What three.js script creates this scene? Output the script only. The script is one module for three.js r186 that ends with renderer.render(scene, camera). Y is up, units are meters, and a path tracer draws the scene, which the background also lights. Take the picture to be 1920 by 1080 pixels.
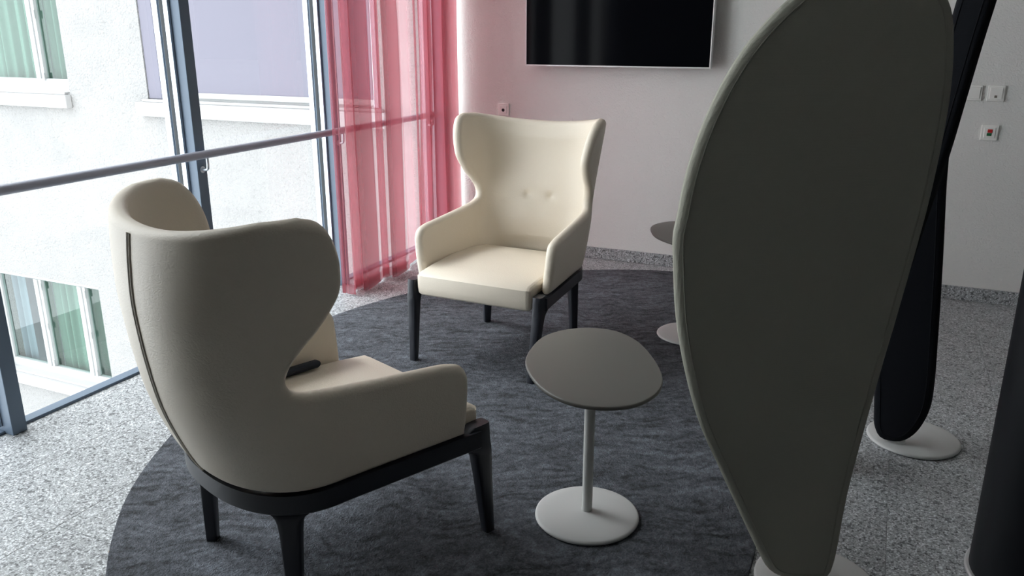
import * as THREE from 'three';
import { RoundedBoxGeometry } from 'three/addons/geometries/RoundedBoxGeometry.js';
import { mergeGeometries, mergeVertices, toCreasedNormals } from 'three/addons/utils/BufferGeometryUtils.js';

// ---------------------------------------------------------------- camera, sky, exposure
const scene = new THREE.Scene();
const camera = new THREE.PerspectiveCamera(2 * Math.atan(540 / 1546) * 180 / Math.PI, 16 / 9, 0.05, 200);
camera.rotation.order = 'YXZ';
camera.position.set(0, 1.5, 0);
camera.rotation.set(THREE.MathUtils.degToRad(-17.25), THREE.MathUtils.degToRad(24.4), 0);
scene.add(camera);
scene.background = new THREE.Color().setRGB(0.915, 0.965, 1.0);   // evenly overcast sky
scene.backgroundIntensity = 1.6;
// veiled sun behind the cloud: a wide soft glow high over the courtyard
const sun = new THREE.DirectionalLight(new THREE.Color().setRGB(0.95, 0.98, 1.0), 0.4);
sun.position.set(-9, 10.5, -3.3); sun.target.position.set(0, 0, -3.1);
sun.castShadow = true; sun.shadow.radius = 34; sun.shadow.mapSize.set(2048, 2048); sun.shadow.bias = -0.0005;
Object.assign(sun.shadow.camera, { left: -9, right: 9, top: 8, bottom: -8, near: 0.5, far: 30 });
scene.add(sun, sun.target);
const renderer = new THREE.WebGLRenderer({ antialias: true });
renderer.toneMapping = THREE.LinearToneMapping;
renderer.toneMappingExposure = 3.25;
renderer.shadowMap.enabled = true;

// ---------------------------------------------------------------- helpers
const used = {};
function numbered(name) { const n = used[name] = (used[name] ?? -1) + 1; return n ? name + '_' + String(n).padStart(3, '0') : name; }
function obj(name, geometry, material, parent) {
  const m = new THREE.Mesh(geometry, material);
  m.name = parent ? name : numbered(name);
  (parent ?? scene).add(m);
  return m;
}
function tag(o, label, category, group) { o.userData.label = label; o.userData.category = category; if (group) o.userData.group = group; return o; }
function structure(o, label, category) { tag(o, label, category); o.userData.kind = 'structure'; return o; }
function thing(name, label, category, [x, y, z] = [0, 0, 0], turn = 0, group) {
  const g = new THREE.Group(); g.name = numbered(name); g.position.set(x, y, z); g.rotation.y = turn; scene.add(g);
  return tag(g, label, category, group);
}
function seeded(seed) { return () => { seed |= 0; seed = seed + 0x6D2B79F5 | 0; let t = Math.imul(seed ^ seed >>> 15, 1 | seed); t = t + Math.imul(t ^ t >>> 7, 61 | t) ^ t; return ((t ^ t >>> 14) >>> 0) / 4294967296; }; }
const lerp = THREE.MathUtils.lerp, clamp = THREE.MathUtils.clamp;
const sstep = (a, b, x) => { const t = clamp((x - a) / (b - a), 0, 1); return t * t * (3 - 2 * t); };
function curve(points) { return (x) => { // piecewise smooth through [x, y] points
  if (x <= points[0][0]) return points[0][1];
  for (let i = 1; i < points.length; i++) if (x <= points[i][0]) {
    const [x0, y0] = points[i - 1], [x1, y1] = points[i], p = points[i - 2] ?? points[i - 1], q = points[i + 1] ?? points[i], h = x1 - x0, t = (x - x0) / h;
    const m0 = (y1 - p[1]) / Math.max(1e-6, x1 - p[0]) * h, m1 = (q[1] - y0) / Math.max(1e-6, q[0] - x0) * h;
    return (2 * t ** 3 - 3 * t * t + 1) * y0 + (t ** 3 - 2 * t * t + t) * m0 + (-2 * t ** 3 + 3 * t * t) * y1 + (t ** 3 - t * t) * m1;
  }
  return points[points.length - 1][1];
}; }
// texture coordinates in metres taken from the shape's own axes
function metres(g, du = 0, dv = 0, per = 1) {
  const p = g.attributes.position, n = g.attributes.normal, uv = new Float32Array(p.count * 2);
  for (let i = 0; i < p.count; i++) {
    const ax = Math.abs(n.getX(i)), ay = Math.abs(n.getY(i)), az = Math.abs(n.getZ(i));
    let u, v;
    if (ay >= ax && ay >= az) { u = p.getX(i); v = p.getZ(i); } else if (ax >= az) { u = p.getZ(i); v = p.getY(i); } else { u = p.getX(i); v = p.getY(i); }
    uv[i * 2] = (u + du) / per; uv[i * 2 + 1] = (v + dv) / per;
  }
  g.setAttribute('uv', new THREE.BufferAttribute(uv, 2));
  return g;
}
function box(x0, x1, y0, y1, z0, z1, r = 0) {
  const w = x1 - x0, h = y1 - y0, d = z1 - z0;
  const g = r ? new RoundedBoxGeometry(w, h, d, 2, r) : new THREE.BoxGeometry(w, h, d);
  g.translate((x0 + x1) / 2, (y0 + y1) / 2, (z0 + z1) / 2);
  return metres(g);
}
function plain(g) { const r = (g.index ? g.toNonIndexed() : g.clone()); for (const k of Object.keys(r.attributes)) if (!['position', 'normal', 'uv'].includes(k)) r.deleteAttribute(k); return r; }
const join = (...gs) => mergeGeometries(gs.map(plain));

// ---------------------------------------------------------------- computed textures
function lattice(period, seed) { const r = seeded(seed), a = new Float32Array(period * period); for (let i = 0; i < a.length; i++) a[i] = r(); return a; }
function noiser(period, seed) {   // tileable value noise over [0,1)
  const a = lattice(period, seed);
  return (u, v) => {
    const x = u * period, y = v * period, ix = Math.floor(x), iy = Math.floor(y); let fx = x - ix, fy = y - iy;
    fx = fx * fx * (3 - 2 * fx); fy = fy * fy * (3 - 2 * fy);
    const x0 = ((ix % period) + period) % period, x1 = (x0 + 1) % period, y0 = (((iy % period) + period) % period) * period, y1 = ((((iy + 1) % period) + period) % period) * period;
    return (a[y0 + x0] * (1 - fx) + a[y0 + x1] * fx) * (1 - fy) + (a[y1 + x0] * (1 - fx) + a[y1 + x1] * fx) * fy;
  };
}
function texture(size, fill, colour) {
  const d = new Uint8Array(size * size * 4);
  for (let y = 0; y < size; y++) for (let x = 0; x < size; x++) {
    const c = fill((x + 0.5) / size, (y + 0.5) / size), i = (y * size + x) * 4;
    for (let k = 0; k < 3; k++) d[i + k] = clamp(Math.round((Array.isArray(c) ? c[k] : c) * 255), 0, 255);
    d[i + 3] = 255;
  }
  const t = new THREE.DataTexture(d, size, size);
  t.wrapS = t.wrapT = THREE.RepeatWrapping; t.magFilter = THREE.LinearFilter; t.minFilter = THREE.LinearMipmapLinearFilter; t.generateMipmaps = true;
  if (colour) t.colorSpace = THREE.SRGBColorSpace;
  t.needsUpdate = true;
  return t;
}
function scaled(t, perMetre) { const c = t.clone(); c.repeat.set(perMetre, perMetre); c.needsUpdate = true; return c; }
// granite: crystals of three tones
const gA = noiser(190, 11), gB = noiser(340, 12), gC = noiser(120, 13), gD = noiser(14, 14), gE = noiser(250, 15);
const graniteTex = texture(1024, (u, v) => {
  let c = 0.60 + (gD(u, v) - 0.5) * 0.05 + (gB(u, v) - 0.5) * 0.22;
  const a = gA(u, v), b = gC(u, v), e = gE(u, v);
  if (a > 0.66) c += 0.17; if (b < 0.27) c -= 0.21; if (e < 0.2) c -= 0.19; if (e > 0.84) c += 0.12;
  return [c * 0.985, c * 1.0, c * 1.01];
}, true);
// plaster and roughcast relief
const pA = noiser(70, 21), pB = noiser(150, 22), pC = noiser(24, 23);
const plasterBump = texture(512, (u, v) => 0.5 * pA(u, v) + 0.35 * pB(u, v) + 0.15 * pC(u, v));
const rA = noiser(90, 31), rB = noiser(200, 32), rC = noiser(9, 33);
const roughBump = texture(1024, (u, v) => 0.55 * rA(u, v) + 0.45 * rB(u, v));
const facadeTex = texture(1024, (u, v) => { const c = 0.95 + (rC(u, v) - 0.5) * 0.03 + (rB(u, v) - 0.5) * 0.03 - (rA(u, v) < 0.12 ? 0.05 : 0); return [c, c * 0.997, c * 0.985]; }, true);
// leather and woven fabric relief
const lA = noiser(160, 41), lB = noiser(80, 42);
const leatherBump = texture(512, (u, v) => 0.6 * lA(u, v) + 0.4 * lB(u, v));
const weaveBump = texture(256, (u, v) => 0.5 + 0.25 * Math.sin(u * 64 * Math.PI * 2) * Math.sign(Math.sin(v * 32 * Math.PI * 2)) + 0.25 * Math.sin(v * 64 * Math.PI * 2));
// rug: brushed pile, strokes leaning one way and the other
const kA = noiser(12, 51), kB = noiser(40, 52), kC = noiser(160, 53), kD = noiser(512, 54), kE = noiser(6, 55), kF = noiser(90, 56);
const rugValue = (u, v) => {
  const wu = u + (kA(u, v) - 0.5) * 0.05, wv = v + (kA(v + 0.37, u) - 0.5) * 0.05;
  const s1 = kB(wu * 1 + wv * 2, wv * 1 - wu * 0), s2 = kF(wu + wv, wv * 1);
  let c = 0.5 + (s1 - 0.5) * 0.28 + (s2 - 0.5) * 0.26 + (kE(u, v) - 0.5) * 0.2 + (kC(u, v) - 0.5) * 0.3 + (kD(u, v) - 0.5) * 0.34;
  if (s2 < 0.2) c -= 0.12;
  return c;
};
const rugTex = texture(2048, (u, v) => { const c = 0.335 + (rugValue(u, v) - 0.5) * 0.34; return [c * 0.955, c * 0.995, c * 1.07]; }, true);
const rugBump = texture(1024, (u, v) => 0.5 * kD(u, v) + 0.3 * kC(u, v) + 0.2 * kF(u, v));
// curtain cloth seen through the far windows
const cA = noiser(64, 61);

const rgb = (r, g, b) => new THREE.Color().setRGB(r, g, b);
const std = (o) => new THREE.MeshStandardMaterial(o);
const phys = (o) => new THREE.MeshPhysicalMaterial(o);
const M = {
  granite: [0, 1, 2].map((k) => std({ color: rgb([0.99, 0.96, 1.02][k] * 1.12, [0.99, 0.96, 1.02][k] * 1.12, [0.99, 0.96, 1.02][k] * 1.12), map: scaled(graniteTex, 1.1), roughness: 0.42 })),
  grout: std({ color: rgb(0.32, 0.32, 0.32), roughness: 0.9 }),
  wall: std({ color: rgb(0.81, 0.80, 0.77), roughness: 0.9, bumpMap: scaled(plasterBump, 2.2), bumpScale: 0.0025 }),
  ceiling: std({ color: rgb(0.80, 0.80, 0.78), roughness: 0.95 }),
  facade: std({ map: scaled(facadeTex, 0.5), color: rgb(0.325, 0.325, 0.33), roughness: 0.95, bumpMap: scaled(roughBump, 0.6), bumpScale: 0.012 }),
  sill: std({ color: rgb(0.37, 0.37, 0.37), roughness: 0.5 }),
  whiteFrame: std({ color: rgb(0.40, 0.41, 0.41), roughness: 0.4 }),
  paving: std({ color: rgb(0.45, 0.45, 0.43), roughness: 0.9 }),
  mullion: std({ color: rgb(0.125, 0.17, 0.23), roughness: 0.45, metalness: 0.1 }),
  aluminium: std({ color: rgb(0.55, 0.6, 0.66), roughness: 0.35, metalness: 0.8 }),
  gasket: std({ color: rgb(0.025, 0.03, 0.035), roughness: 0.7 }),
  rail: std({ color: rgb(0.36, 0.37, 0.43), roughness: 0.4, metalness: 0.2 }),
  glass: phys({ color: rgb(0.985, 0.995, 0.995), transmission: 1, thickness: 0, roughness: 0, ior: 1.5 }),
  farGlass: phys({ color: rgb(0.80, 0.93, 0.89), transmission: 1, thickness: 0, roughness: 0, ior: 1.5 }),
  blind: std({ color: rgb(0.165, 0.16, 0.20), roughness: 0.8 }),
  farCurtain: std({ color: rgb(0.115, 0.175, 0.145), roughness: 0.95 }),
  farCurtainGrey: std({ color: rgb(0.16, 0.18, 0.22), roughness: 0.95 }),
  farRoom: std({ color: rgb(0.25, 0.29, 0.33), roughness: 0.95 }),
  sheer: phys({ color: rgb(0.61, 0.21, 0.255), roughness: 0.85, transmission: 0.68, thickness: 0, ior: 1.2, transparent: true, opacity: 0.54, side: THREE.DoubleSide }),
  leather: phys({ color: rgb(0.79, 0.705, 0.585), roughness: 0.48, bumpMap: scaled(leatherBump, 3), bumpScale: 0.0006 }),
  seam: std({ color: rgb(0.17, 0.15, 0.12), roughness: 0.7 }),
  darkWood: std({ color: rgb(0.018, 0.020, 0.028), roughness: 0.4 }),
  deck: std({ color: rgb(0.02, 0.024, 0.035), roughness: 0.9 }),
  tableTop: std({ color: rgb(0.165, 0.16, 0.145), roughness: 0.42 }),
  tableMetal: std({ color: rgb(0.60, 0.60, 0.585), roughness: 0.5 }),
  beigeFabric: phys({ color: rgb(0.40, 0.395, 0.33), roughness: 0.9, bumpMap: scaled(weaveBump, 8), bumpScale: 0.0006, }),
  blackFabric: phys({ color: rgb(0.006, 0.007, 0.010), specularIntensity: 0.3, roughness: 0.85, bumpMap: scaled(weaveBump, 8), bumpScale: 0.0006 }),
  column: phys({ color: rgb(0.005, 0.006, 0.008), roughness: 0.5, specularIntensity: 0.35 }),
  collar: std({ color: rgb(0.6, 0.6, 0.6), roughness: 0.4, metalness: 0.6 }),
  rug: std({ map: scaled(rugTex, 1 / 2.3), roughness: 1, bumpMap: scaled(rugBump, 1 / 1.1), bumpScale: 0.006 }),
  rugEdge: std({ color: rgb(0.06, 0.063, 0.07), roughness: 1 }),
  tan: std({ color: rgb(0.5, 0.36, 0.24), roughness: 0.8 }),
  tvFrame: std({ color: rgb(0.80, 0.80, 0.80), roughness: 0.35, metalness: 0.4 }),
  tvScreen: phys({ color: rgb(0.003, 0.0035, 0.005), roughness: 0.08, specularIntensity: 0.12 }),
  black: std({ color: rgb(0.015, 0.015, 0.016), roughness: 0.6 }),
  plate: std({ color: rgb(0.93, 0.92, 0.88), roughness: 0.3 }),
  red: std({ color: rgb(0.55, 0.03, 0.03), roughness: 0.4 }),
  green: std({ color: rgb(0.02, 0.16, 0.06), roughness: 0.4 }),
};

// ---------------------------------------------------------------- room shell
const GX = -3.02, WZ = -5.28, CEIL = 2.9, RX = 5.2, FZ = 9.5, GEND = -0.76;
{ // floor: granite slabs on a bed
  const floor = new THREE.Group(); floor.name = 'floor'; scene.add(floor);
  structure(floor, 'grey speckled granite slab floor of the lounge', 'floor');
  const X0 = GX + 0.03, X1 = 1.744, Z1 = -0.88, TX = 0.4, TZ = 0.6;
  obj('bed', box(GX - 0.03, RX + 0.3, -0.35, -0.003, -5.6, FZ + 0.3), M.grout, floor);
  obj('slab_field', box(X1, RX, -0.003, 0, WZ, FZ), M.granite[0], floor);
  obj('slab_field', box(GX, X1 - 0.002, -0.003, 0, Z1, FZ), M.granite[1], floor);
  const r = seeded(5), variants = [];
  for (let k = 0; k < 8; k++) variants.push(metres(new RoundedBoxGeometry(TX - 0.0014, 0.022, TZ - 0.0014, 1, 0.0007), r() * 9, r() * 9));
  for (let i = 0; i < 12; i++) for (let j = 0; j < 8; j++) {
    const x = X1 - (i + 0.5) * TX, z = Z1 - (j + 0.5) * TZ + (i % 2 ? 0.0 : 0.0);
    let g = variants[Math.floor(r() * 8)];
    let lo = x - TX / 2, back = z - TZ / 2;
    if (lo < GX + 0.001 || back < WZ) {   // cut slabs along glazing and wall
      lo = Math.max(lo, GX + 0.002); back = Math.max(back, WZ + 0.001);
      if (x + TX / 2 - lo < 0.03 || z + TZ / 2 - back < 0.03) continue;
      g = metres(new RoundedBoxGeometry(x + TX / 2 - lo - 0.0014, 0.022, z + TZ / 2 - back - 0.0014, 1, 0.0007), r() * 9, r() * 9);
    }
    const m = obj('slab', g, M.granite[Math.floor(r() * 3)], floor);
    m.position.set((x + TX / 2 + lo) / 2, -0.011, (z + TZ / 2 + back) / 2);
  }
}
{ // back wall with a bull-nosed end beside the curtain
  const R = 0.09, x0 = -2.87, s = new THREE.Shape();
  s.moveTo(RX, -WZ); s.lineTo(x0 + R, -WZ); s.absarc(x0 + R, -WZ + R, R, -Math.PI / 2, Math.PI, true); s.lineTo(x0, -WZ + 0.3); s.lineTo(RX, -WZ + 0.3); s.closePath();
  const g = new THREE.ExtrudeGeometry(s, { depth: CEIL + 0.01, bevelEnabled: false, curveSegments: 20 });
  g.rotateX(-Math.PI / 2);       // (x, y, z) -> (x, z, -y)
  g.translate(0, -0.01, 0);
  const p = g.attributes.position, n = toCreasedNormals(g, 0.5);
  structure(obj('wall_back', metres(n), M.wall), 'white textured plaster wall behind the television', 'wall');
}
structure(obj('wall_right', box(RX, RX + 0.25, -0.02, CEIL, -5.58, FZ + 0.3), M.wall), 'white plaster wall to the right of the lounge', 'wall');
structure(obj('wall_front', box(GX - 0.2, RX, -0.02, CEIL, FZ, FZ + 0.25), M.wall), 'white plaster wall at the other end of the lounge', 'wall');
structure(obj('wall_left', box(GX - 0.2, GX + 0.1, -0.02, CEIL, GEND, FZ), M.wall), 'white wall continuing from the glazing', 'wall');
structure(obj('ceiling', box(GX - 0.25, RX + 0.25, CEIL, CEIL + 0.3, -5.6, FZ + 0.25), M.ceiling), 'plain white ceiling above the lounge', 'ceiling');
structure(obj('trim_1', box(GX + 0.055, -2.865, -0.02, CEIL, -5.40, -5.37), M.wall), 'narrow white return between glazing and wall', 'trim');
{ // granite skirting in lengths
  const base = new THREE.Group(); base.name = 'baseboard_back'; scene.add(base);
  structure(base, 'speckled granite skirting along the foot of the white wall', 'baseboard');
  const r = seeded(8);
  for (let x = -2.78; x < RX - 0.01;) {
    const x1 = Math.min(RX - 0.002, x + 0.8);
    const m = obj('skirting_stone', metres(new RoundedBoxGeometry(x1 - x - 0.002, 0.079, 0.014, 1, 0.0015), r() * 7, r() * 7), M.granite[Math.floor(r() * 3)], base);
    m.position.set((x + x1) / 2, 0.0405, WZ + 0.0065); x = x1;
  }
}

// ---------------------------------------------------------------- glazing: posts, panes, sill rail
{
  const win = new THREE.Group(); win.name = 'window_1'; scene.add(win);
  structure(win, 'floor to ceiling glazing with blue grey metal posts', 'window');
  const posts = [-5.33, -4.04, -2.955, -1.862, -0.79];
  for (const z of posts) {
    // inner box section, stepped glazing bead and outer cap, so the side shows its lines
    const m = obj('mullion', join(
      box(GX - 0.035, GX + 0.062, 0, CEIL, z - 0.03, z + 0.03, 0.003),
      box(GX - 0.07, GX - 0.035, 0, CEIL, z - 0.024, z + 0.024),
    ), M.mullion, win);
    obj('glazing_bead', join(box(GX - 0.022, GX + 0.006, 0.03, CEIL, z + 0.03, z + 0.044, 0.002), box(GX - 0.022, GX + 0.006, 0.03, CEIL, z - 0.044, z - 0.03, 0.002)), M.aluminium, m);
    obj('gasket', join(box(GX - 0.052, GX - 0.022, 0.03, CEIL, z + 0.024, z + 0.036), box(GX - 0.052, GX - 0.022, 0.03, CEIL, z - 0.036, z - 0.024)), M.gasket, m);
    obj('outer_cap', box(GX - 0.105, GX - 0.07, 0, CEIL, z - 0.032, z + 0.032, 0.003), M.aluminium, m);
  }
  for (let i = 1; i < posts.length; i++) {
    const a = posts[i - 1] + 0.03, b = posts[i] - 0.03;
    obj('bottom_rail', join(box(GX - 0.046, GX - 0.034, -0.12, -0.02, a, b), box(GX - 0.04, GX + 0.014, -0.02, 0.012, a, b, 0.002)), M.mullion, win);
    obj('top_rail', box(GX - 0.06, GX + 0.03, CEIL - 0.06, CEIL, a, b, 0.003), M.mullion, win);
    const pane = obj('pane', box(GX - 0.0405, GX - 0.04, 0.02, CEIL - 0.03, a - 0.005, b + 0.005), M.glass, win);
    pane.geometry = new THREE.PlaneGeometry(b - a + 0.01, CEIL - 0.05).rotateY(Math.PI / 2).translate(GX - 0.04, (CEIL - 0.01) / 2, (a + b) / 2);
  }
}
{ // handrail
  const t = thing('handrail', 'round grey metal handrail running along the tall glazing', 'handrail', [GX + 0.1, 0, 0]);
  const y = 0.95;
  const g = new THREE.CylinderGeometry(0.0195, 0.0195, 4.45, 24); g.rotateX(Math.PI / 2); g.translate(0, y, (-5.22 - 0.77) / 2); 
  obj('tube', g, M.rail, t);
  for (const z of [-5.1, -4.04, -2.955, -1.862, -0.79]) {
    const c = new THREE.CatmullRomCurve3([[-0.04, y - 0.075], [-0.02, y - 0.075], [-0.004, y - 0.07], [0.0, y - 0.05], [0.0, y - 0.015]].map(([x, yy]) => new THREE.Vector3(x, yy, z)));
    const b = obj('bracket', new THREE.TubeGeometry(c, 14, 0.007, 8), M.aluminium, t);
    if (z > -5) obj('rosette', new THREE.CylinderGeometry(0.016, 0.016, 0.006, 16).rotateZ(Math.PI / 2).translate(-0.037, y - 0.075, z), M.aluminium, b);
  }
}

// ---------------------------------------------------------------- building across the courtyard
{
  const Z = -7, x0 = -17, x1 = -2.6, y0 = -6.6, y1 = 7.5;
  const U1 = [-10.9, -8.965, 0.80, 2.6], U2 = [-7.70, -4.6, 0.755, 2.75], L1 = [-11.05, -9.0, -3.06, -1.625], L2 = [-7.70, -4.6, -3.06, -1.2];
  const s = new THREE.Shape(); s.moveTo(x0, y0); s.lineTo(x1, y0); s.lineTo(x1, y1); s.lineTo(x0, y1); s.closePath();
  for (const [a, b, c, d] of [U1, U2, L1]) { const h = new THREE.Path(); h.moveTo(a, c); h.lineTo(a, d); h.lineTo(b, d); h.lineTo(b, c); h.closePath(); s.holes.push(h); }
  const g = new THREE.ExtrudeGeometry(s, { depth: 0.3, bevelEnabled: false }); g.translate(0, 0, Z - 0.3);
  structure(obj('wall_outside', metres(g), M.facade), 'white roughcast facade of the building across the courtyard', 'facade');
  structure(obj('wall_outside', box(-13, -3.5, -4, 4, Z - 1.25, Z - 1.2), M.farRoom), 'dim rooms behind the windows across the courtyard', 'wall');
  structure(obj('wall_outside', box(GX - 0.2, 8, CEIL + 0.3, 13, -7, 9), M.facade), 'unseen upper storeys added above the lounge to shade the facade', 'facade');  // out of view, added to cut the sky light falling on the facade
  structure(obj('floor_outside', box(-22, GX - 0.2, y0 - 0.2, y0, -12, 14), M.paving), 'grey courtyard paving far below the window', 'ground');
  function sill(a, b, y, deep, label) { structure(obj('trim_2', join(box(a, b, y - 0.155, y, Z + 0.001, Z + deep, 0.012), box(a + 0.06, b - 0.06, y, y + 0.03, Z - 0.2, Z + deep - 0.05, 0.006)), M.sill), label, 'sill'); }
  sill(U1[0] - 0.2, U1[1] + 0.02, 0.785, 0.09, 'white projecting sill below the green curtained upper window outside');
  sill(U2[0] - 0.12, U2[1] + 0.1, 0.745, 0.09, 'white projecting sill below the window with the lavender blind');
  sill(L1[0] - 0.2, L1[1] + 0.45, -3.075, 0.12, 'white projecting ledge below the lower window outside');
  function farWindow(name, label, [a, b, c, d], bars, floor) {
    const w = new THREE.Group(); w.name = name; scene.add(w); structure(w, label, 'window');
    const zf = Z - 0.05, f = 0.055;
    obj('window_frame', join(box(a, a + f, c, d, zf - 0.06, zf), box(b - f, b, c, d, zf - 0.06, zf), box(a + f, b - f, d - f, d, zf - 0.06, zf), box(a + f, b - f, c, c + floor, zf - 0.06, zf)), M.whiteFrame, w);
    let left = a + f;
    for (const [m, half] of [...bars, [b - f, 0]]) {
      if (half) {
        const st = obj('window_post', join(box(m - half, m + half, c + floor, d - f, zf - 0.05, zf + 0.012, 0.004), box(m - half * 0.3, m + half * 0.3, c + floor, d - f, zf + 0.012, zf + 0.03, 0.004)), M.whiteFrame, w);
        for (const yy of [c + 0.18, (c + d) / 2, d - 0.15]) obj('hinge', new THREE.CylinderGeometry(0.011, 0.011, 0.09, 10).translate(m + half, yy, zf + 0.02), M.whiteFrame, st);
      }
      const r = m - half;
      obj('pane', new THREE.PlaneGeometry(r - left, d - c - f - floor).translate((left + r) / 2, (c + floor + d - f) / 2, zf - 0.03), M.farGlass, w);
      left = m + half;
    }
  }
  farWindow('window_2', 'upper white framed window across the courtyard with green curtains', U1, [[-9.48, 0.075]], 0.16);
  farWindow('window_3', 'lower white framed window across the courtyard with green curtains', L1, [[-10.22, 0.075], [-9.385, 0.075]], 0.13);
  farWindow('window_4', 'wide window across the courtyard closed by a lavender blind', U2, [], 0.07);
  // pleated curtains behind the panes
  function farCurtain(a, b, c, d, m, label, seed) {
    const n = Math.max(24, Math.round((b - a) * 70)), g = new THREE.PlaneGeometry(b - a, d - c, n, 1), p = g.attributes.position, r = seeded(seed), ph = r() * 6, f1 = 38 + r() * 10, f2 = 61 + r() * 9;
    for (let i = 0; i < p.count; i++) p.setZ(i, 0.028 * Math.sin(p.getX(i) * f1 + ph) + 0.016 * Math.sin(p.getX(i) * f2));
    g.translate((a + b) / 2, (c + d) / 2, Z - 0.22); g.computeVertexNormals();
    tag(obj('window_curtain', g, m), label, 'curtain', 'curtains in the windows across the courtyard');
  }
  farCurtain(-10.9, -9.5, 0.8, 2.6, M.farCurtain, 'green curtain behind the wide pane of the upper window outside', 1);
  farCurtain(-9.46, -8.97, 0.8, 2.6, M.farCurtain, 'green curtain behind the narrow pane of the upper window outside', 2);
  farCurtain(-10.55, -10.24, -3.05, -1.63, M.farCurtain, 'narrow green curtain beside the blue grey one in the lower window outside', 3);
  farCurtain(-11.0, -10.74, -3.05, -1.63, M.farCurtainGrey, 'blue grey curtain in the lower window outside', 4);
  farCurtain(-10.2, -9.4, -3.05, -1.63, M.farCurtain, 'wide pale green curtain in the middle of the lower window outside', 5);
  farCurtain(-9.36, -9.01, -3.05, -1.63, M.farCurtain, 'green curtain in the right hand pane of the lower window outside', 6);
  // outside blind of the wide window with guide rails and bottom bar
  const bl = thing('roller_blind', 'lavender grey roller blind lowered over the wide window across the courtyard', 'blind', [0, 0, 0]);
  obj('blind_cloth', box(U2[0] + 0.33, U2[1] - 0.1, 0.86, 2.7, Z - 0.036, Z - 0.031), M.blind, bl);
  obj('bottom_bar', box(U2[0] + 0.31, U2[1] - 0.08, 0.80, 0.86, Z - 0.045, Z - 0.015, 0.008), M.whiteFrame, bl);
  for (const [a, b] of [[U2[0] + 0.22, U2[0] + 0.31], [U2[1] - 0.08, U2[1] - 0.02]]) obj('guide_rail', box(a, b, 0.78, 2.7, Z - 0.047, Z - 0.008, 0.006), M.aluminium, bl);
  obj('reveal_board', box(U2[0] + 0.005, U2[0] + 0.2, 0.78, 2.7, Z - 0.047, Z - 0.012, 0.006), M.blind, bl);
}

// ---------------------------------------------------------------- sheer curtain
{
  // plan of the cloth: [z, x] with deep overlapping folds, one smooth stretch between
  const c0 = -2.815, pts = [];
  const add = (z, dx) => pts.push(new THREE.Vector3(c0 + dx, 0, z));
  // the cloth runs on, doubles back and runs on again at every turn, so three or five layers overlap
  const bundles = [[[-3.875, -3.845], -3.888], [[-4.05, -3.925, -4.16, -3.965], -4.18], [[-4.35, -4.235, -4.46, -4.26], -4.49], [[-4.727, -4.668], -4.745], [[-4.95, -4.768, -5.10, -4.86, -5.235, -5.0], -5.25]];
  add(-3.838, -0.02);
  for (const [turns, out] of bundles) {
    const n = turns.length;
    turns.forEach((z, k) => {
      const x = lerp(-0.045, 0.05, k / n), x2 = lerp(-0.045, 0.05, (k + 1) / n), s = k % 2 ? 1 : -1;   // rounded turn
      add(z - s * 0.014, x); add(z, (x + x2) / 2); add(z - s * 0.014, x2);
    });
    add(out, 0.02);
    if (out === -4.49) { add(-4.55, -0.02); add(-4.62, -0.035); }
  }
  const path = new THREE.CatmullRomCurve3(pts, false, 'centripetal'), N = 900, plan = path.getSpacedPoints(N), rows = 26, H = CEIL - 0.036;
  const pos = [], uv = [], idx = [];
  const drift = noiser(8, 91);
  for (let j = 0; j <= rows; j++) for (let i = 0; i <= N; i++) {
    const t = j / rows, p = plan[i], e = sstep(0, 0.6, 1 - t);
    const dz = (drift(i / N * 0.97, t * 0.25) - 0.5) * 0.05 * e, dx = (drift(t * 0.2 + 0.4, i / N * 0.97) - 0.5) * 0.025 * e;
    pos.push(clamp(p.x + dx, -2.893, -2.72), 0.012 + t * H, clamp(p.z + dz, -5.262, -3.86)); uv.push(i / N * 4, t * H);
    if (j < rows && i < N) { const a = j * (N + 1) + i, b = a + 1, c = a + N + 1, d = c + 1; idx.push(a, b, d, a, d, c); }
  }
  const g = new THREE.BufferGeometry(); g.setAttribute('position', new THREE.Float32BufferAttribute(pos, 3)); g.setAttribute('uv', new THREE.Float32BufferAttribute(uv, 2)); g.setIndex(idx); g.computeVertexNormals();
  const t = thing('curtain', 'sheer coral pink curtain hanging in folds in front of the glazing', 'curtain');
  obj('cloth', g, M.sheer, t);
  // hem: doubled cloth along the foot
  const hp = [], hi = [];
  for (let j = 0; j <= 2; j++) for (let i = 0; i <= N; i++) { const k = i * 3, y = 0.011 + j * 0.03; hp.push(pos[k] + 0.0015, y, pos[k + 2] + 0.0008); if (j < 2 && i < N) { const a = j * (N + 1) + i; hi.push(a, a + 1, a + N + 2, a, a + N + 2, a + N + 1); } }
  const hg = new THREE.BufferGeometry(); hg.setAttribute('position', new THREE.Float32BufferAttribute(hp, 3)); hg.setIndex(hi); hg.computeVertexNormals();
  obj('hem', hg, M.sheer, t);
  const track = tag(obj('curtain_track', box(-2.86, -2.80, CEIL - 0.022, CEIL - 0.001, -5.24, -0.8, 0.003), M.whiteFrame), 'white curtain track fixed to the ceiling beside the glazing', 'curtain track');
}

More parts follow.
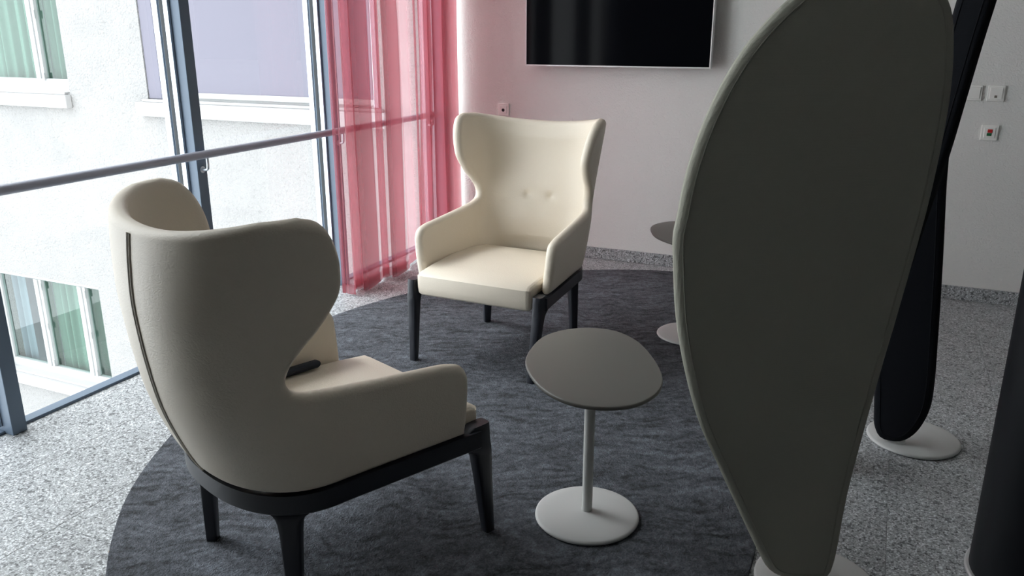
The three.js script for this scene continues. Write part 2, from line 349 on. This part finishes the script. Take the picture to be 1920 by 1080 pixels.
// ---------------------------------------------------------------- television, socket, switches
{
  const t = thing('television', 'black flat screen television in a slim silver frame on the white wall', 'television', [-1.641, 1.287, WZ]);
  const w = 1.218, h = 0.70, zf = 0.11;
  obj('screen', new THREE.BoxGeometry(w - 0.018, h - 0.018, 0.006).translate(0, h / 2, zf - 0.005), M.tvScreen, t);
  const f = 0.009;
  obj('frame', join(box(-w / 2, w / 2, 0, f, zf - 0.045, zf, 0.002), box(-w / 2, w / 2, h - f, h, zf - 0.045, zf, 0.002), box(-w / 2, -w / 2 + f, f, h - f, zf - 0.045, zf, 0.002), box(w / 2 - f, w / 2, f, h - f, zf - 0.045, zf, 0.002)), M.tvFrame, t);
  obj('back_cover', box(-w / 2 + 0.012, w / 2 - 0.012, 0.012, h - 0.012, zf - 0.048, zf - 0.01, 0.004), M.black, t);
  obj('wall_mount', join(box(-0.28, 0.28, 0.2, 0.5, 0, 0.012), box(-0.2, -0.15, 0.16, 0.54, 0.012, zf - 0.047), box(0.15, 0.2, 0.16, 0.54, 0.012, zf - 0.047)), M.black, t);
}
function plate(x, y, name, label, category, group) {
  const t = thing(name, label, category, [x, y, WZ], 0, group);
  obj('cover_frame', new RoundedBoxGeometry(0.083, 0.083, 0.011, 2, 0.003).translate(0, 0, 0.0055), M.plate, t);
  return t;
}
{
  const s = plate(-2.456, 0.988, 'wall_socket', 'small white wall socket above the far armchair back beside the curtain', 'socket');
  obj('socket_insert', new RoundedBoxGeometry(0.05, 0.05, 0.006, 2, 0.002).translate(0, 0, 0.0115), M.plate, s);
  obj('socket_opening', new THREE.CylinderGeometry(0.011, 0.011, 0.004, 20).rotateX(Math.PI / 2).translate(0, -0.004, 0.0135), M.black, s);
  const a = plate(0.392, 1.181, 'light_switch', 'white rocker switch plate next to the dark leaf screen', 'switch');
  obj('rocker', new RoundedBoxGeometry(0.062, 0.062, 0.008, 2, 0.003).rotateX(0.05).translate(0, 0, 0.0125), M.plate, a);
  const b = plate(0.499, 1.181, 'wall_sensor_plate', 'white wall plate with a small dark dot beside the rocker switch', 'wall plate');
  obj('insert', new RoundedBoxGeometry(0.062, 0.062, 0.007, 2, 0.003).translate(0, 0, 0.0115), M.plate, b);
  obj('sensor_eye', new RoundedBoxGeometry(0.013, 0.013, 0.004, 1, 0.001).translate(0, -0.017, 0.0145), M.seam, b);
  const c = plate(0.499, 0.970, 'wall_call_plate', 'white wall plate with red and green buttons', 'wall plate');
  obj('insert', new RoundedBoxGeometry(0.056, 0.056, 0.007, 2, 0.003).translate(0, 0, 0.0115), M.plate, c);
  obj('red_button', new RoundedBoxGeometry(0.024, 0.019, 0.006, 2, 0.002).translate(0.001, 0.009, 0.0155), M.red, c);
  obj('green_button', new RoundedBoxGeometry(0.024, 0.015, 0.005, 2, 0.002).translate(-0.001, -0.0095, 0.015), M.green, c);
}

// ---------------------------------------------------------------- rug
{
  const P = [[-2.135, -1.622], [-2.42, -2.152], [-2.62, -2.75], [-2.67, -3.4], [-2.47, -4.08], [-2.13, -4.58], [-1.69, -4.93], [-1.2, -5.12], [-0.65, -5.08], [-0.28, -4.65], [-0.17, -4.1], [-0.27, -3.4], [-0.335, -2.93], [-0.27, -2.55], [-0.222, -2.3], [-0.222, -2.1], [-0.3, -1.75], [-0.62, -1.28], [-1.2, -1.08], [-1.68, -1.2]];
  const c = new THREE.CatmullRomCurve3(P.map(([x, z]) => new THREE.Vector3(x, 0, z)), true, 'centripetal');
  const s = new THREE.Shape(c.getSpacedPoints(160).slice(0, 160).map((p) => new THREE.Vector2(p.x, -p.z)));
  const g = new THREE.ExtrudeGeometry(s, { depth: 0.007, bevelEnabled: true, bevelThickness: 0.003, bevelSize: 0.003, bevelSegments: 2, curveSegments: 8 });
  g.rotateX(-Math.PI / 2); g.translate(0, 0.003, 0);
  const t = thing('rug', 'large organic shaped charcoal rug under the armchairs', 'rug');
  obj('pile', metres(g), M.rug, t);
  const tagMesh = obj('leather_tab', new RoundedBoxGeometry(0.024, 0.004, 0.03, 1, 0.001), M.tan, t);
  tagMesh.position.set(-1.985, 0.0045, -1.46); tagMesh.rotation.y = 0.5; tagMesh.userData.label = 'small tan tab at the rug edge';
}

// ---------------------------------------------------------------- side tables
function sideTable(x, z, turn, label) {
  const t = thing('side_table', label, 'side table', [x, 0.0132, z], turn, 'egg topped side tables');
  const O = [[-0.192, 0.059], [-0.219, -0.05], [-0.222, -0.165], [-0.18, -0.255], [-0.107, -0.308], [-0.024, -0.312], [0.062, -0.258], [0.148, -0.143], [0.219, 0.0], [0.236, 0.09], [0.226, 0.16], [0.198, 0.22], [0.152, 0.258], [0.092, 0.279], [0.023, 0.274], [-0.053, 0.235], [-0.128, 0.16]];
  const c = new THREE.CatmullRomCurve3(O.map(([a, b]) => new THREE.Vector3(a, 0, b)), true, 'centripetal');
  const pts = c.getSpacedPoints(96).slice(0, 96).map((p) => new THREE.Vector2(p.x, -p.z));
  const g = new THREE.ExtrudeGeometry(new THREE.Shape(pts), { depth: 0.006, bevelEnabled: true, bevelThickness: 0.003, bevelSize: 0.003, bevelOffset: -0.003, bevelSegments: 3 });
  g.rotateX(-Math.PI / 2); g.translate(0, 0.518, 0);
  obj('table_top', toCreasedNormals(plain(g), 0.6), M.tableTop, t);
  const st = obj('stem', new THREE.CylinderGeometry(0.0165, 0.0165, 0.5, 32).translate(0, 0.265, 0), M.tableMetal, t);
  obj('mounting_plate', new THREE.CylinderGeometry(0.07, 0.07, 0.006, 32).translate(0, 0.512, 0), M.tableMetal, t);
  obj('base', disc(), M.tableMetal, t);
  return t;
}
function disc() {
  return new THREE.LatheGeometry([[0.001, 0], [0.155, 0], [0.163, 0.002], [0.166, 0.006], [0.165, 0.011], [0.158, 0.0155], [0.13, 0.019], [0.08, 0.0225], [0.03, 0.025], [0.001, 0.0255]].map(([a, b]) => new THREE.Vector2(a, b)), 64);
}
sideTable(-0.737, -2.206, 0, 'taupe egg topped side table on a single stem between the armchairs');
sideTable(-0.81, -3.99, 0.25, 'taupe egg topped side table near the white wall, partly behind the large beige screen');

// ---------------------------------------------------------------- leaf-shaped screens
function leafScreen(foot, deg, outline, material, label, thick, base, at) {
  const t = thing('leaf_screen', label, 'room divider', [foot[0], 0, foot[1]], THREE.MathUtils.degToRad(deg), 'leaf shaped screens');
  const c = new THREE.CatmullRomCurve3(outline.map(([u, y]) => new THREE.Vector3(u, y, 0)), true, 'centripetal');
  const pts = c.getSpacedPoints(200).slice(0, 200).map((p) => new THREE.Vector2(p.x, p.y));
  if (THREE.ShapeUtils.area(pts) < 0) pts.reverse();
  const g = new THREE.ExtrudeGeometry(new THREE.Shape(pts), { depth: thick - 0.044, bevelEnabled: true, bevelThickness: 0.022, bevelSize: 0.022, bevelOffset: -0.022, bevelSegments: 8 });
  g.translate(0, 0, -(thick - 0.044) / 2);
  const p = obj('panel', metres(toCreasedNormals(plain(g), 0.7)), material, t);
  // welt seam running round the front face
  const inset = pts.map((q, i) => { const a = pts[(i + 199) % 200], b = pts[(i + 1) % 200], d = new THREE.Vector2(b.x - a.x, b.y - a.y).normalize(); return new THREE.Vector3(q.x - d.y * 0.0235, q.y + d.x * 0.0235, thick / 2 - 0.0005); });
  obj('welt', new THREE.TubeGeometry(new THREE.CatmullRomCurve3(inset, true), 240, 0.0022, 6, true), material, p);
  const b = obj('base', disc(), M.tableMetal, t); b.position.set(base[0], 0, base[1]); b.userData.label = 'pale round base plate';
  const s = obj('foot_bracket', box(at - 0.03, at + 0.03, 0.015, 0.12, -0.006, 0.006, 0.002), M.tableMetal, t);
  return t;
}
leafScreen([-0.04, -2.17], 20, [
  [-0.10, 0.028], [-0.135, 0.05], [-0.16, 0.09], [-0.206, 0.18], [-0.29, 0.353], [-0.357, 0.496], [-0.401, 0.634], [-0.434, 0.784], [-0.45, 0.928], [-0.455, 1.01], [-0.447, 1.066], [-0.437, 1.142], [-0.419, 1.225], [-0.392, 1.31], [-0.352, 1.402], [-0.303, 1.483], [-0.226, 1.57], [-0.14, 1.635], [-0.05, 1.66], [0.04, 1.64], [0.10, 1.60],
  [0.130, 1.565], [0.146, 1.522], [0.154, 1.476], [0.160, 1.43], [0.164, 1.361], [0.163, 1.274], [0.158, 1.178], [0.15, 1.081], [0.115, 0.799], [0.099, 0.681], [0.056, 0.311], [0.042, 0.072], [0.03, 0.035], [-0.03, 0.024]],
  M.beigeFabric, 'large beige leaf shaped fabric screen standing beside the side table', 0.052, [0.0, 0.0], -0.04);
leafScreen([0.165, -3.15], -8, [
  [-0.023, 0.024], [0.016, 0.033], [0.045, 0.058], [0.072, 0.105], [0.093, 0.186], [0.094, 0.282], [0.084, 0.425], [0.07, 0.603], [0.051, 0.813], [0.033, 0.997], [0.024, 1.123], [0.009, 1.263], [-0.015, 1.433], [-0.051, 1.599], [-0.122, 1.715], [-0.222, 1.751], [-0.314, 1.689], [-0.354, 1.518], [-0.341, 1.247], [-0.282, 0.967], [-0.203, 0.679], [-0.137, 0.442], [-0.108, 0.277], [-0.094, 0.149], [-0.082, 0.068], [-0.058, 0.03]],
  M.blackFabric, 'black leaf shaped fabric screen with its pale base in view', 0.05, [0.045, -0.10], 0.0);
leafScreen([-0.07, -2.9], -25, [
  [-0.10, 0.03], [0.0, 0.026], [0.04, 0.08], [0.084, 0.204], [0.142, 0.481], [0.189, 0.716], [0.225, 0.932], [0.264, 1.15], [0.287, 1.322], [0.309, 1.486], [0.324, 1.585], [0.338, 1.681], [0.327, 1.789], [0.285, 1.83], [0.245, 1.756], [0.22, 1.588], [0.194, 1.41], [0.14, 1.12], [0.081, 0.8], [0.001, 0.398], [-0.09, 0.15], [-0.125, 0.07]],
  M.blackFabric, 'slanting black leaf shaped screen rising between the beige and black screens', 0.045, [-0.08, 0.0], -0.05);

// ---------------------------------------------------------------- dark column
{
  const t = thing('column', 'dark charcoal round column beside the black leaf screen', 'column', [0.565, 0, -2.446]);
  obj('shaft', new THREE.CylinderGeometry(0.2, 0.2, CEIL - 0.012, 96).translate(0, CEIL / 2, 0), M.column, t);
  obj('floor_collar', new THREE.LatheGeometry([[0.19, 0], [0.211, 0], [0.211, 0.008], [0.206, 0.012], [0.19, 0.012]].map(([a, b]) => new THREE.Vector2(a, b)), 96), M.collar, t);
}

// ---------------------------------------------------------------- wing armchairs
// local axes: +z is where the sitter looks, y up
const backZ = curve([[0.30, -0.345], [0.36, -0.378], [0.456, -0.425], [0.61, -0.474], [0.842, -0.502], [1.0, -0.498], [1.12, -0.486]]);
const halfW = curve([[0.30, 0.308], [0.38, 0.317], [0.6, 0.331], [0.7, 0.332], [0.85, 0.350], [1.0, 0.378], [1.12, 0.402]]);
const cornerZ = curve([[0.30, 0.23], [0.6, 0.25], [1.1, 0.27]]);
const splay = curve([[0.30, 0.07], [0.66, 0.07], [0.80, 0.0], [1.2, 0.0]]);
function planLine(y, zEnd, inset = 0) {   // half of the U from the middle of the back to the front, as [x, z] points
  const w = halfW(y) - inset, zb = backZ(y) + inset, R = cornerZ(y), n = 2.35, out = [];
  for (let i = 0; i <= 60; i++) { const a = i / 60 * Math.PI / 2; out.push([w * Math.sin(a) ** (2 / n), zb + R - R * Math.cos(a) ** (2 / n)]); }
  for (let i = 1; i <= 20; i++) { const z = lerp(zb + R, 0.5, i / 20); out.push([w + splay(y) * (z - zb - R), z]); }
  const cut = [out[0]];
  for (let i = 1; i < out.length; i++) { if (out[i][1] >= zEnd) { const t = (zEnd - out[i - 1][1]) / Math.max(1e-9, out[i][1] - out[i - 1][1]); cut.push([lerp(out[i - 1][0], out[i][0], t), zEnd]); break; } cut.push(out[i]); }
  return cut;
}
function along(line) { const L = [0]; for (let i = 1; i < line.length; i++) L.push(L[i - 1] + Math.hypot(line[i][0] - line[i - 1][0], line[i][1] - line[i - 1][1])); return (s) => { let i = 1; while (i < line.length - 1 && L[i] < s) i++; const t = clamp((s - L[i - 1]) / Math.max(1e-9, L[i] - L[i - 1]), 0, 1); return [lerp(line[i - 1][0], line[i][0], t), lerp(line[i - 1][1], line[i][1], t)]; }; }
const lengthOf = (line) => { let L = 0; for (let i = 1; i < line.length; i++) L += Math.hypot(line[i][0] - line[i - 1][0], line[i][1] - line[i - 1][1]); return L; };
const TOP = 1.094;
const rise = (x, y) => y + sstep(0.85, TOP, y) * 0.032 * (Math.min(1, Math.abs(x) / 0.36) ** 2 - 1);   // the top edge dips in the middle
function outerPoint(s, y, zEnd) { const [x, z] = along(planLine(y, zEnd))(Math.abs(s)); return [Math.sign(s) * x, rise(x, y), z]; }
function buildShell() {
  const B = [[0.240, 0.378], [0.242, 0.45], [0.241, 0.53], [0.236, 0.572], [0.216, 0.602], [0.175, 0.617], [0.08, 0.627], [-0.08, 0.640], [-0.20, 0.652], [-0.254, 0.661], [-0.284, 0.674], [-0.295, 0.697], [-0.285, 0.731], [-0.252, 0.770], [-0.207, 0.812], [-0.171, 0.857], [-0.151, 0.894], [-0.148, 0.932], [-0.158, 0.99], [-0.181, 1.041], [-0.214, 1.077], [-0.265, 1.0935]];
  const bc = new THREE.CatmullRomCurve3(B.map(([z, y]) => new THREE.Vector3(z, y, 0)), false, 'centripetal');
  let edge = bc.getSpacedPoints(240).map((p) => [p.x, p.y]);
  const low = [0, 0.0015, 0.004, 0.008, 0.013, 0.019].map((d) => [0.240, 0.378 + d]);
  edge = [...low, ...edge.filter((p) => p[1] > 0.401)];
  for (let i = 1; i < edge.length; i++) edge[i][1] = Math.max(edge[i][1], edge[i - 1][1] + 1e-4);
  const ends = [0, 0.0012, 0.0035, 0.007, 0.0115, 0.017, 0.023, 0.031], MID = 110, rows = [];
  for (const [zEnd, y] of edge) {
    const line = planLine(y, zEnd), L = lengthOf(line), at = along(line), S = [];
    for (const e of ends) S.push(-L + e);
    for (let i = 1; i < MID; i++) S.push(lerp(-L + 0.031, L - 0.031, i / MID));
    for (const e of [...ends].reverse()) S.push(L - e);
    rows.push(S.map((s) => { const [x, z] = at(Math.abs(s)), X = Math.sign(s) * x; return { p: new THREE.Vector3(X, rise(x, y), z), s, y, L }; }));
  }
  const R = rows.length, Cn = rows[0].length;
  // outward normals from the plan and profile
  const normalAt = (x, y, z) => {
    const w = halfW(y), zb = backZ(y), rz = cornerZ(y), n = 2.35, f = (X, Y, Z) => { const Bz = backZ(Y), Rz = cornerZ(Y), W = halfW(Y) + splay(Y) * Math.max(0, Z - Bz - Rz), q = Math.min(0, Z - (Bz + Rz)) / Rz; return Math.pow(Math.abs(X) / W, n) + Math.pow(Math.abs(q), n); };
    const e = 1e-3, v = new THREE.Vector3(f(x + e, y, z) - f(x - e, y, z), f(x, y + e, z) - f(x, y - e, z), f(x, y, z + e) - f(x, y, z - e));
    return v.normalize();
  };
  const border = [];
  for (let i = 0; i < R; i++) { border.push([rows[i][0].p, rows[Math.min(R - 1, i + 1)][0].p]); border.push([rows[i][Cn - 1].p, rows[Math.min(R - 1, i + 1)][Cn - 1].p]); }
  for (let j = 0; j + 1 < Cn; j++) { border.push([rows[0][j].p, rows[0][j + 1].p]); border.push([rows[R - 1][j].p, rows[R - 1][j + 1].p]); }
  const seg = border.map(([a, b]) => [a.x, a.y, a.z, b.x - a.x, b.y - a.y, b.z - a.z, Math.max(1e-12, a.distanceToSquared(b))]);
  const distance = (p) => { let m = 1; for (const [ax, ay, az, bx, by, bz, l] of seg) { const dx = p.x - ax, dy = p.y - ay; if (Math.abs(dy) > 0.09) continue; const dz = p.z - az, t = clamp((dx * bx + dy * by + dz * bz) / l, 0, 1), ex = dx - t * bx, ey = dy - t * by, ez = dz - t * bz, q = ex * ex + ey * ey + ez * ez; if (q < m) m = q; } return Math.sqrt(m); };
  const outer = [], inner = [], ouv = [];
  for (let i = 0; i < R; i++) for (let j = 0; j < Cn; j++) {
    const { p, s, y } = rows[i][j], n = normalAt(p.x, y, p.z), d = distance(p);
    const back = 1 - sstep(0.04, 0.42, Math.abs(s));
    let T = 0.048 + back * (0.028 + 0.036 * sstep(0.38, 0.56, y) * (1 - sstep(0.58, 1.0, y))) * sstep(0, 0.09, d);
    for (const bx of [-0.075, 0.075]) { const q = Math.hypot(p.x - bx, y - 0.675); T -= 0.009 * Math.exp(-q * q / 0.0004) + 0.006 * Math.exp(-((p.x - bx) ** 2) / 0.004 - ((y - 0.675) ** 2) / 0.0007); }
    const r = 0.024, k = Math.min(1, d / r), h = Math.sqrt(Math.max(0, 1 - (1 - k) ** 2));
    const mid = p.clone().addScaledVector(n, -0.024), a = mid.clone().addScaledVector(n, 0.024 * h), b = mid.clone().addScaledVector(n, -(T - 0.024) * h);
    outer.push(a.x, a.y, a.z); inner.push(b.x, b.y, b.z); ouv.push(s, y);
  }
  const pos = [...outer, ...inner], uv = [...ouv, ...ouv], idx = [], off = R * Cn;
  for (let i = 0; i + 1 < R; i++) for (let j = 0; j + 1 < Cn; j++) { const a = i * Cn + j, b = a + 1, c = a + Cn, d = c + 1; idx.push(a, d, b, a, c, d); idx.push(off + a, off + b, off + d, off + a, off + d, off + c); }
  const g = new THREE.BufferGeometry(); g.setAttribute('position', new THREE.Float32BufferAttribute(pos, 3)); g.setIndex(idx);
  const welded = mergeVertices(g, 1e-5); welded.computeVertexNormals();
  const P = welded.attributes.position, u2 = new Float32Array(P.count * 2);
  for (let i = 0; i < P.count; i++) { u2[i * 2] = Math.atan2(P.getX(i), -P.getZ(i) + 0.1) * 0.4; u2[i * 2 + 1] = P.getY(i); }
  welded.setAttribute('uv', new THREE.BufferAttribute(u2, 2));
  return welded;
}
function loft(sections) {   // sections: [y, xc, zc, half x, half z], rounded rectangles
  const n = 24, pos = [], idx = [], e = 0.35;
  for (const [y, xc, zc, hx, hz] of sections) for (let i = 0; i < n; i++) { const a = i / n * Math.PI * 2 + Math.PI / n, c = Math.cos(a), s = Math.sin(a); pos.push(xc + hx * Math.sign(c) * Math.abs(c) ** e, y, zc + hz * Math.sign(s) * Math.abs(s) ** e); }
  for (let k = 0; k + 1 < sections.length; k++) for (let i = 0; i < n; i++) { const a = k * n + i, b = k * n + (i + 1) % n; idx.push(a, a + n, b, b, a + n, b + n); }
  for (const [k, flip] of [[0, 0], [sections.length - 1, 1]]) { const [y, xc, zc] = sections[k], c = pos.length / 3; pos.push(xc, y, zc); for (let i = 0; i < n; i++) { const a = k * n + i, b = k * n + (i + 1) % n; flip ? idx.push(c, b, a) : idx.push(c, a, b); } }
  const g = new THREE.BufferGeometry(); g.setAttribute('position', new THREE.Float32BufferAttribute(pos, 3)); g.setIndex(idx);
  return toCreasedNormals(g, 0.6);
}
const shellShape = buildShell();
function armchair(x, z, turn, label) {
  const t = thing('wing_armchair', label, 'armchair', [x, 0.0132, z], turn, 'cream wing armchairs');
  obj('shell', shellShape, M.leather, t).userData.label = 'cream leather wing back and arms';
  { // seam down the middle of the back: dark stitched groove between two welts
    const line = (dx, out) => { const v = []; for (let i = 0; i <= 40; i++) { const y = lerp(0.384, 1.072, i / 40); v.push(new THREE.Vector3(dx, rise(0, y), backZ(y) - out)); } return new THREE.CatmullRomCurve3(v); };
    const s = obj('back_seam', new THREE.TubeGeometry(line(0, -0.0005), 60, 0.0032, 8), M.seam, t);
    for (const dx of [-0.0065, 0.0065]) obj('welt', new THREE.TubeGeometry(line(dx, 0.0002), 60, 0.0034, 8), M.leather, s);
  }
  for (const bx of [-0.075, 0.075]) obj('button', new THREE.SphereGeometry(0.006, 16, 10).scale(1, 1, 0.5).translate(bx, 0.675, backZ(0.675) + 0.090), M.leather, t);
  { // seat cushion with a front edge turned down over the rail
    const s = new THREE.Shape(); const P = [[-0.285, 0.376], [0.288, 0.376], [0.290, 0.332], [0.300, 0.324], [0.335, 0.323], [0.347, 0.332], [0.352, 0.36], [0.352, 0.415], [0.347, 0.432], [0.330, 0.442], [0.20, 0.452], [0.02, 0.458], [-0.15, 0.455], [-0.25, 0.447], [-0.282, 0.434], [-0.29, 0.41]];
    P.forEach(([a, b], i) => i ? s.lineTo(a, b) : s.moveTo(a, b)); s.closePath();
    const g = new THREE.ExtrudeGeometry(s, { depth: 0.536, bevelEnabled: true, bevelThickness: 0.022, bevelSize: 0.016, bevelOffset: -0.012, bevelSegments: 6 });
    g.translate(0, 0, -0.268); g.rotateY(-Math.PI / 2);   // (z, y) profile swept along x
    const q = g.attributes.position;
    for (let i = 0; i < q.count; i++) { const xx = q.getX(i), zz = q.getZ(i), k = sstep(0.17, 0.29, Math.abs(xx)); if (zz < -0.1) q.setX(i, xx * lerp(1, 0.86, sstep(-0.1, -0.29, zz))); if (zz > 0.2) q.setZ(i, zz - 0.022 * k * k * k * sstep(0.2, 0.35, zz)); if (q.getY(i) > 0.42) q.setY(i, q.getY(i) - 0.017 * k); }
    obj('seat_cushion', metres(toCreasedNormals(plain(g), 0.75)), M.leather, t);
  }
  obj('seat_deck', (() => { const l = planLine(0.39, 0.26, 0.04), s = new THREE.Shape(); s.moveTo(-l[0][0], -l[0][1]); l.forEach(([a, b]) => s.lineTo(a, -b)); [...l].reverse().forEach(([a, b]) => s.lineTo(-a, -b)); s.closePath(); return new THREE.ExtrudeGeometry(s, { depth: 0.04, bevelEnabled: false }).rotateX(-Math.PI / 2).translate(0, 0.334, 0); })(), M.deck, t);
  { // dark timber frame sweeping round under the shell
    const pos = [], idx = [], ring = [[0.004, 0.379], [0.004, 0.328], [-0.002, 0.322], [-0.036, 0.322], [-0.042, 0.328], [-0.042, 0.379]];
    const half = planLine(0.378, 0.29), L = lengthOf(half), at = along(half), N = 120;
    for (let i = 0; i <= N; i++) {
      const s = lerp(-L, L, i / N), [x0, z0] = at(Math.abs(s)), [xa, za] = at(Math.min(L, Math.abs(s) + 0.004)), [xb, zb] = at(Math.max(0, Math.abs(s) - 0.004));
      let nx = za - zb, nz = -(xa - xb); const l = Math.hypot(nx, nz) || 1; nx /= l; nz /= l; const sg = s < 0 ? -1 : 1;
      for (const [o, y] of ring) pos.push(sg * (x0 + nx * o), y, z0 + nz * o);
    }
    const K = ring.length;
    for (let i = 0; i < N; i++) for (let k = 0; k < K; k++) { const a = i * K + k, b = i * K + (k + 1) % K; idx.push(a, b, a + K, b, b + K, a + K); }
    for (let k = 1; k + 1 < K; k++) { idx.push(0, k + 1, k); idx.push(N * K, N * K + k, N * K + k + 1); }
    const g = new THREE.BufferGeometry(); g.setAttribute('position', new THREE.Float32BufferAttribute(pos, 3)); g.setIndex(idx);
    obj('frame', toCreasedNormals(g, 0.5), M.darkWood, t);
    obj('front_rail', box(-0.29, 0.29, 0.334, 0.372, 0.245, 0.283, 0.004), M.darkWood, t);
  }
  for (const s of [-1, 1]) {
    obj('leg', loft([[0, s * 0.306, 0.352, 0.0155, 0.0165], [0.1, s * 0.310, 0.3385, 0.0175, 0.0215], [0.2, s * 0.315, 0.325, 0.0195, 0.026], [0.28, s * 0.319, 0.3135, 0.021, 0.0305], [0.296, s * 0.320, 0.310, 0.022, 0.033], [0.308, s * 0.321, 0.304, 0.022, 0.038], [0.317, s * 0.321, 0.294, 0.022, 0.047], [0.333, s * 0.3205, 0.279, 0.022, 0.060], [0.365, s * 0.320, 0.279, 0.022, 0.059], [0.390, s * 0.320, 0.3025, 0.021, 0.0325]]), M.darkWood, t);
    // rear leg stands on the bend of the frame and is turned to follow it
    const g = loft([[0, 0, 0.004, 0.0175, 0.0165], [0.1, 0, 0.001, 0.021, 0.0185], [0.2, 0, -0.003, 0.0255, 0.0205], [0.26, 0, -0.006, 0.0285, 0.022], [0.285, 0, -0.0072, 0.032, 0.0222], [0.299, 0, -0.008, 0.037, 0.0222], [0.309, 0, -0.009, 0.045, 0.0215], [0.317, 0, -0.0105, 0.057, 0.0195], [0.323, 0, -0.012, 0.072, 0.017], [0.333, 0, -0.0125, 0.072, 0.016]]);
    g.rotateY(s * 2.35); g.translate(s * 0.247, 0, -0.281);
    obj('leg', g, M.darkWood, t);
  }
  return t;
}
armchair(-1.611, -3.467, THREE.MathUtils.degToRad(-1.8), 'cream leather wing armchair facing out from the television wall beside the curtain');
armchair(-1.407, -1.792, THREE.MathUtils.degToRad(180 - 21.2), 'cream leather wing armchair turned to show its seamed back, beside the glazing');

// a dark pouch left along the cushion edge
{
  const t = thing('pouch', 'small dark navy pouch lying along the cushion edge of the seamed armchair', 'pouch', [-1.626, 0.4605, -1.930], THREE.MathUtils.degToRad(180 - 21.2));
  const g = new RoundedBoxGeometry(0.042, 0.03, 0.165, 6, 0.014); const p = g.attributes.position;
  for (let i = 0; i < p.count; i++) { const k = Math.abs(p.getZ(i)) / 0.0825; p.setX(i, p.getX(i) * (1 - 0.45 * k ** 3)); p.setY(i, p.getY(i) * (1 - 0.35 * k ** 3)); }
  g.translate(0, 0.014, 0); g.computeVertexNormals();
  obj('body', g, M.deck, t);
  obj('zip', new THREE.TubeGeometry(new THREE.CatmullRomCurve3([[-0.07], [0], [0.07]].map(([z]) => new THREE.Vector3(-0.0165 * (1 - 0.3 * (z / 0.07) ** 2), 0.016, z))), 12, 0.0014, 6), M.black, t);
}

scene.traverse((o) => { if (o.isMesh) { o.castShadow = true; o.receiveShadow = true; } });
renderer.render(scene, camera);
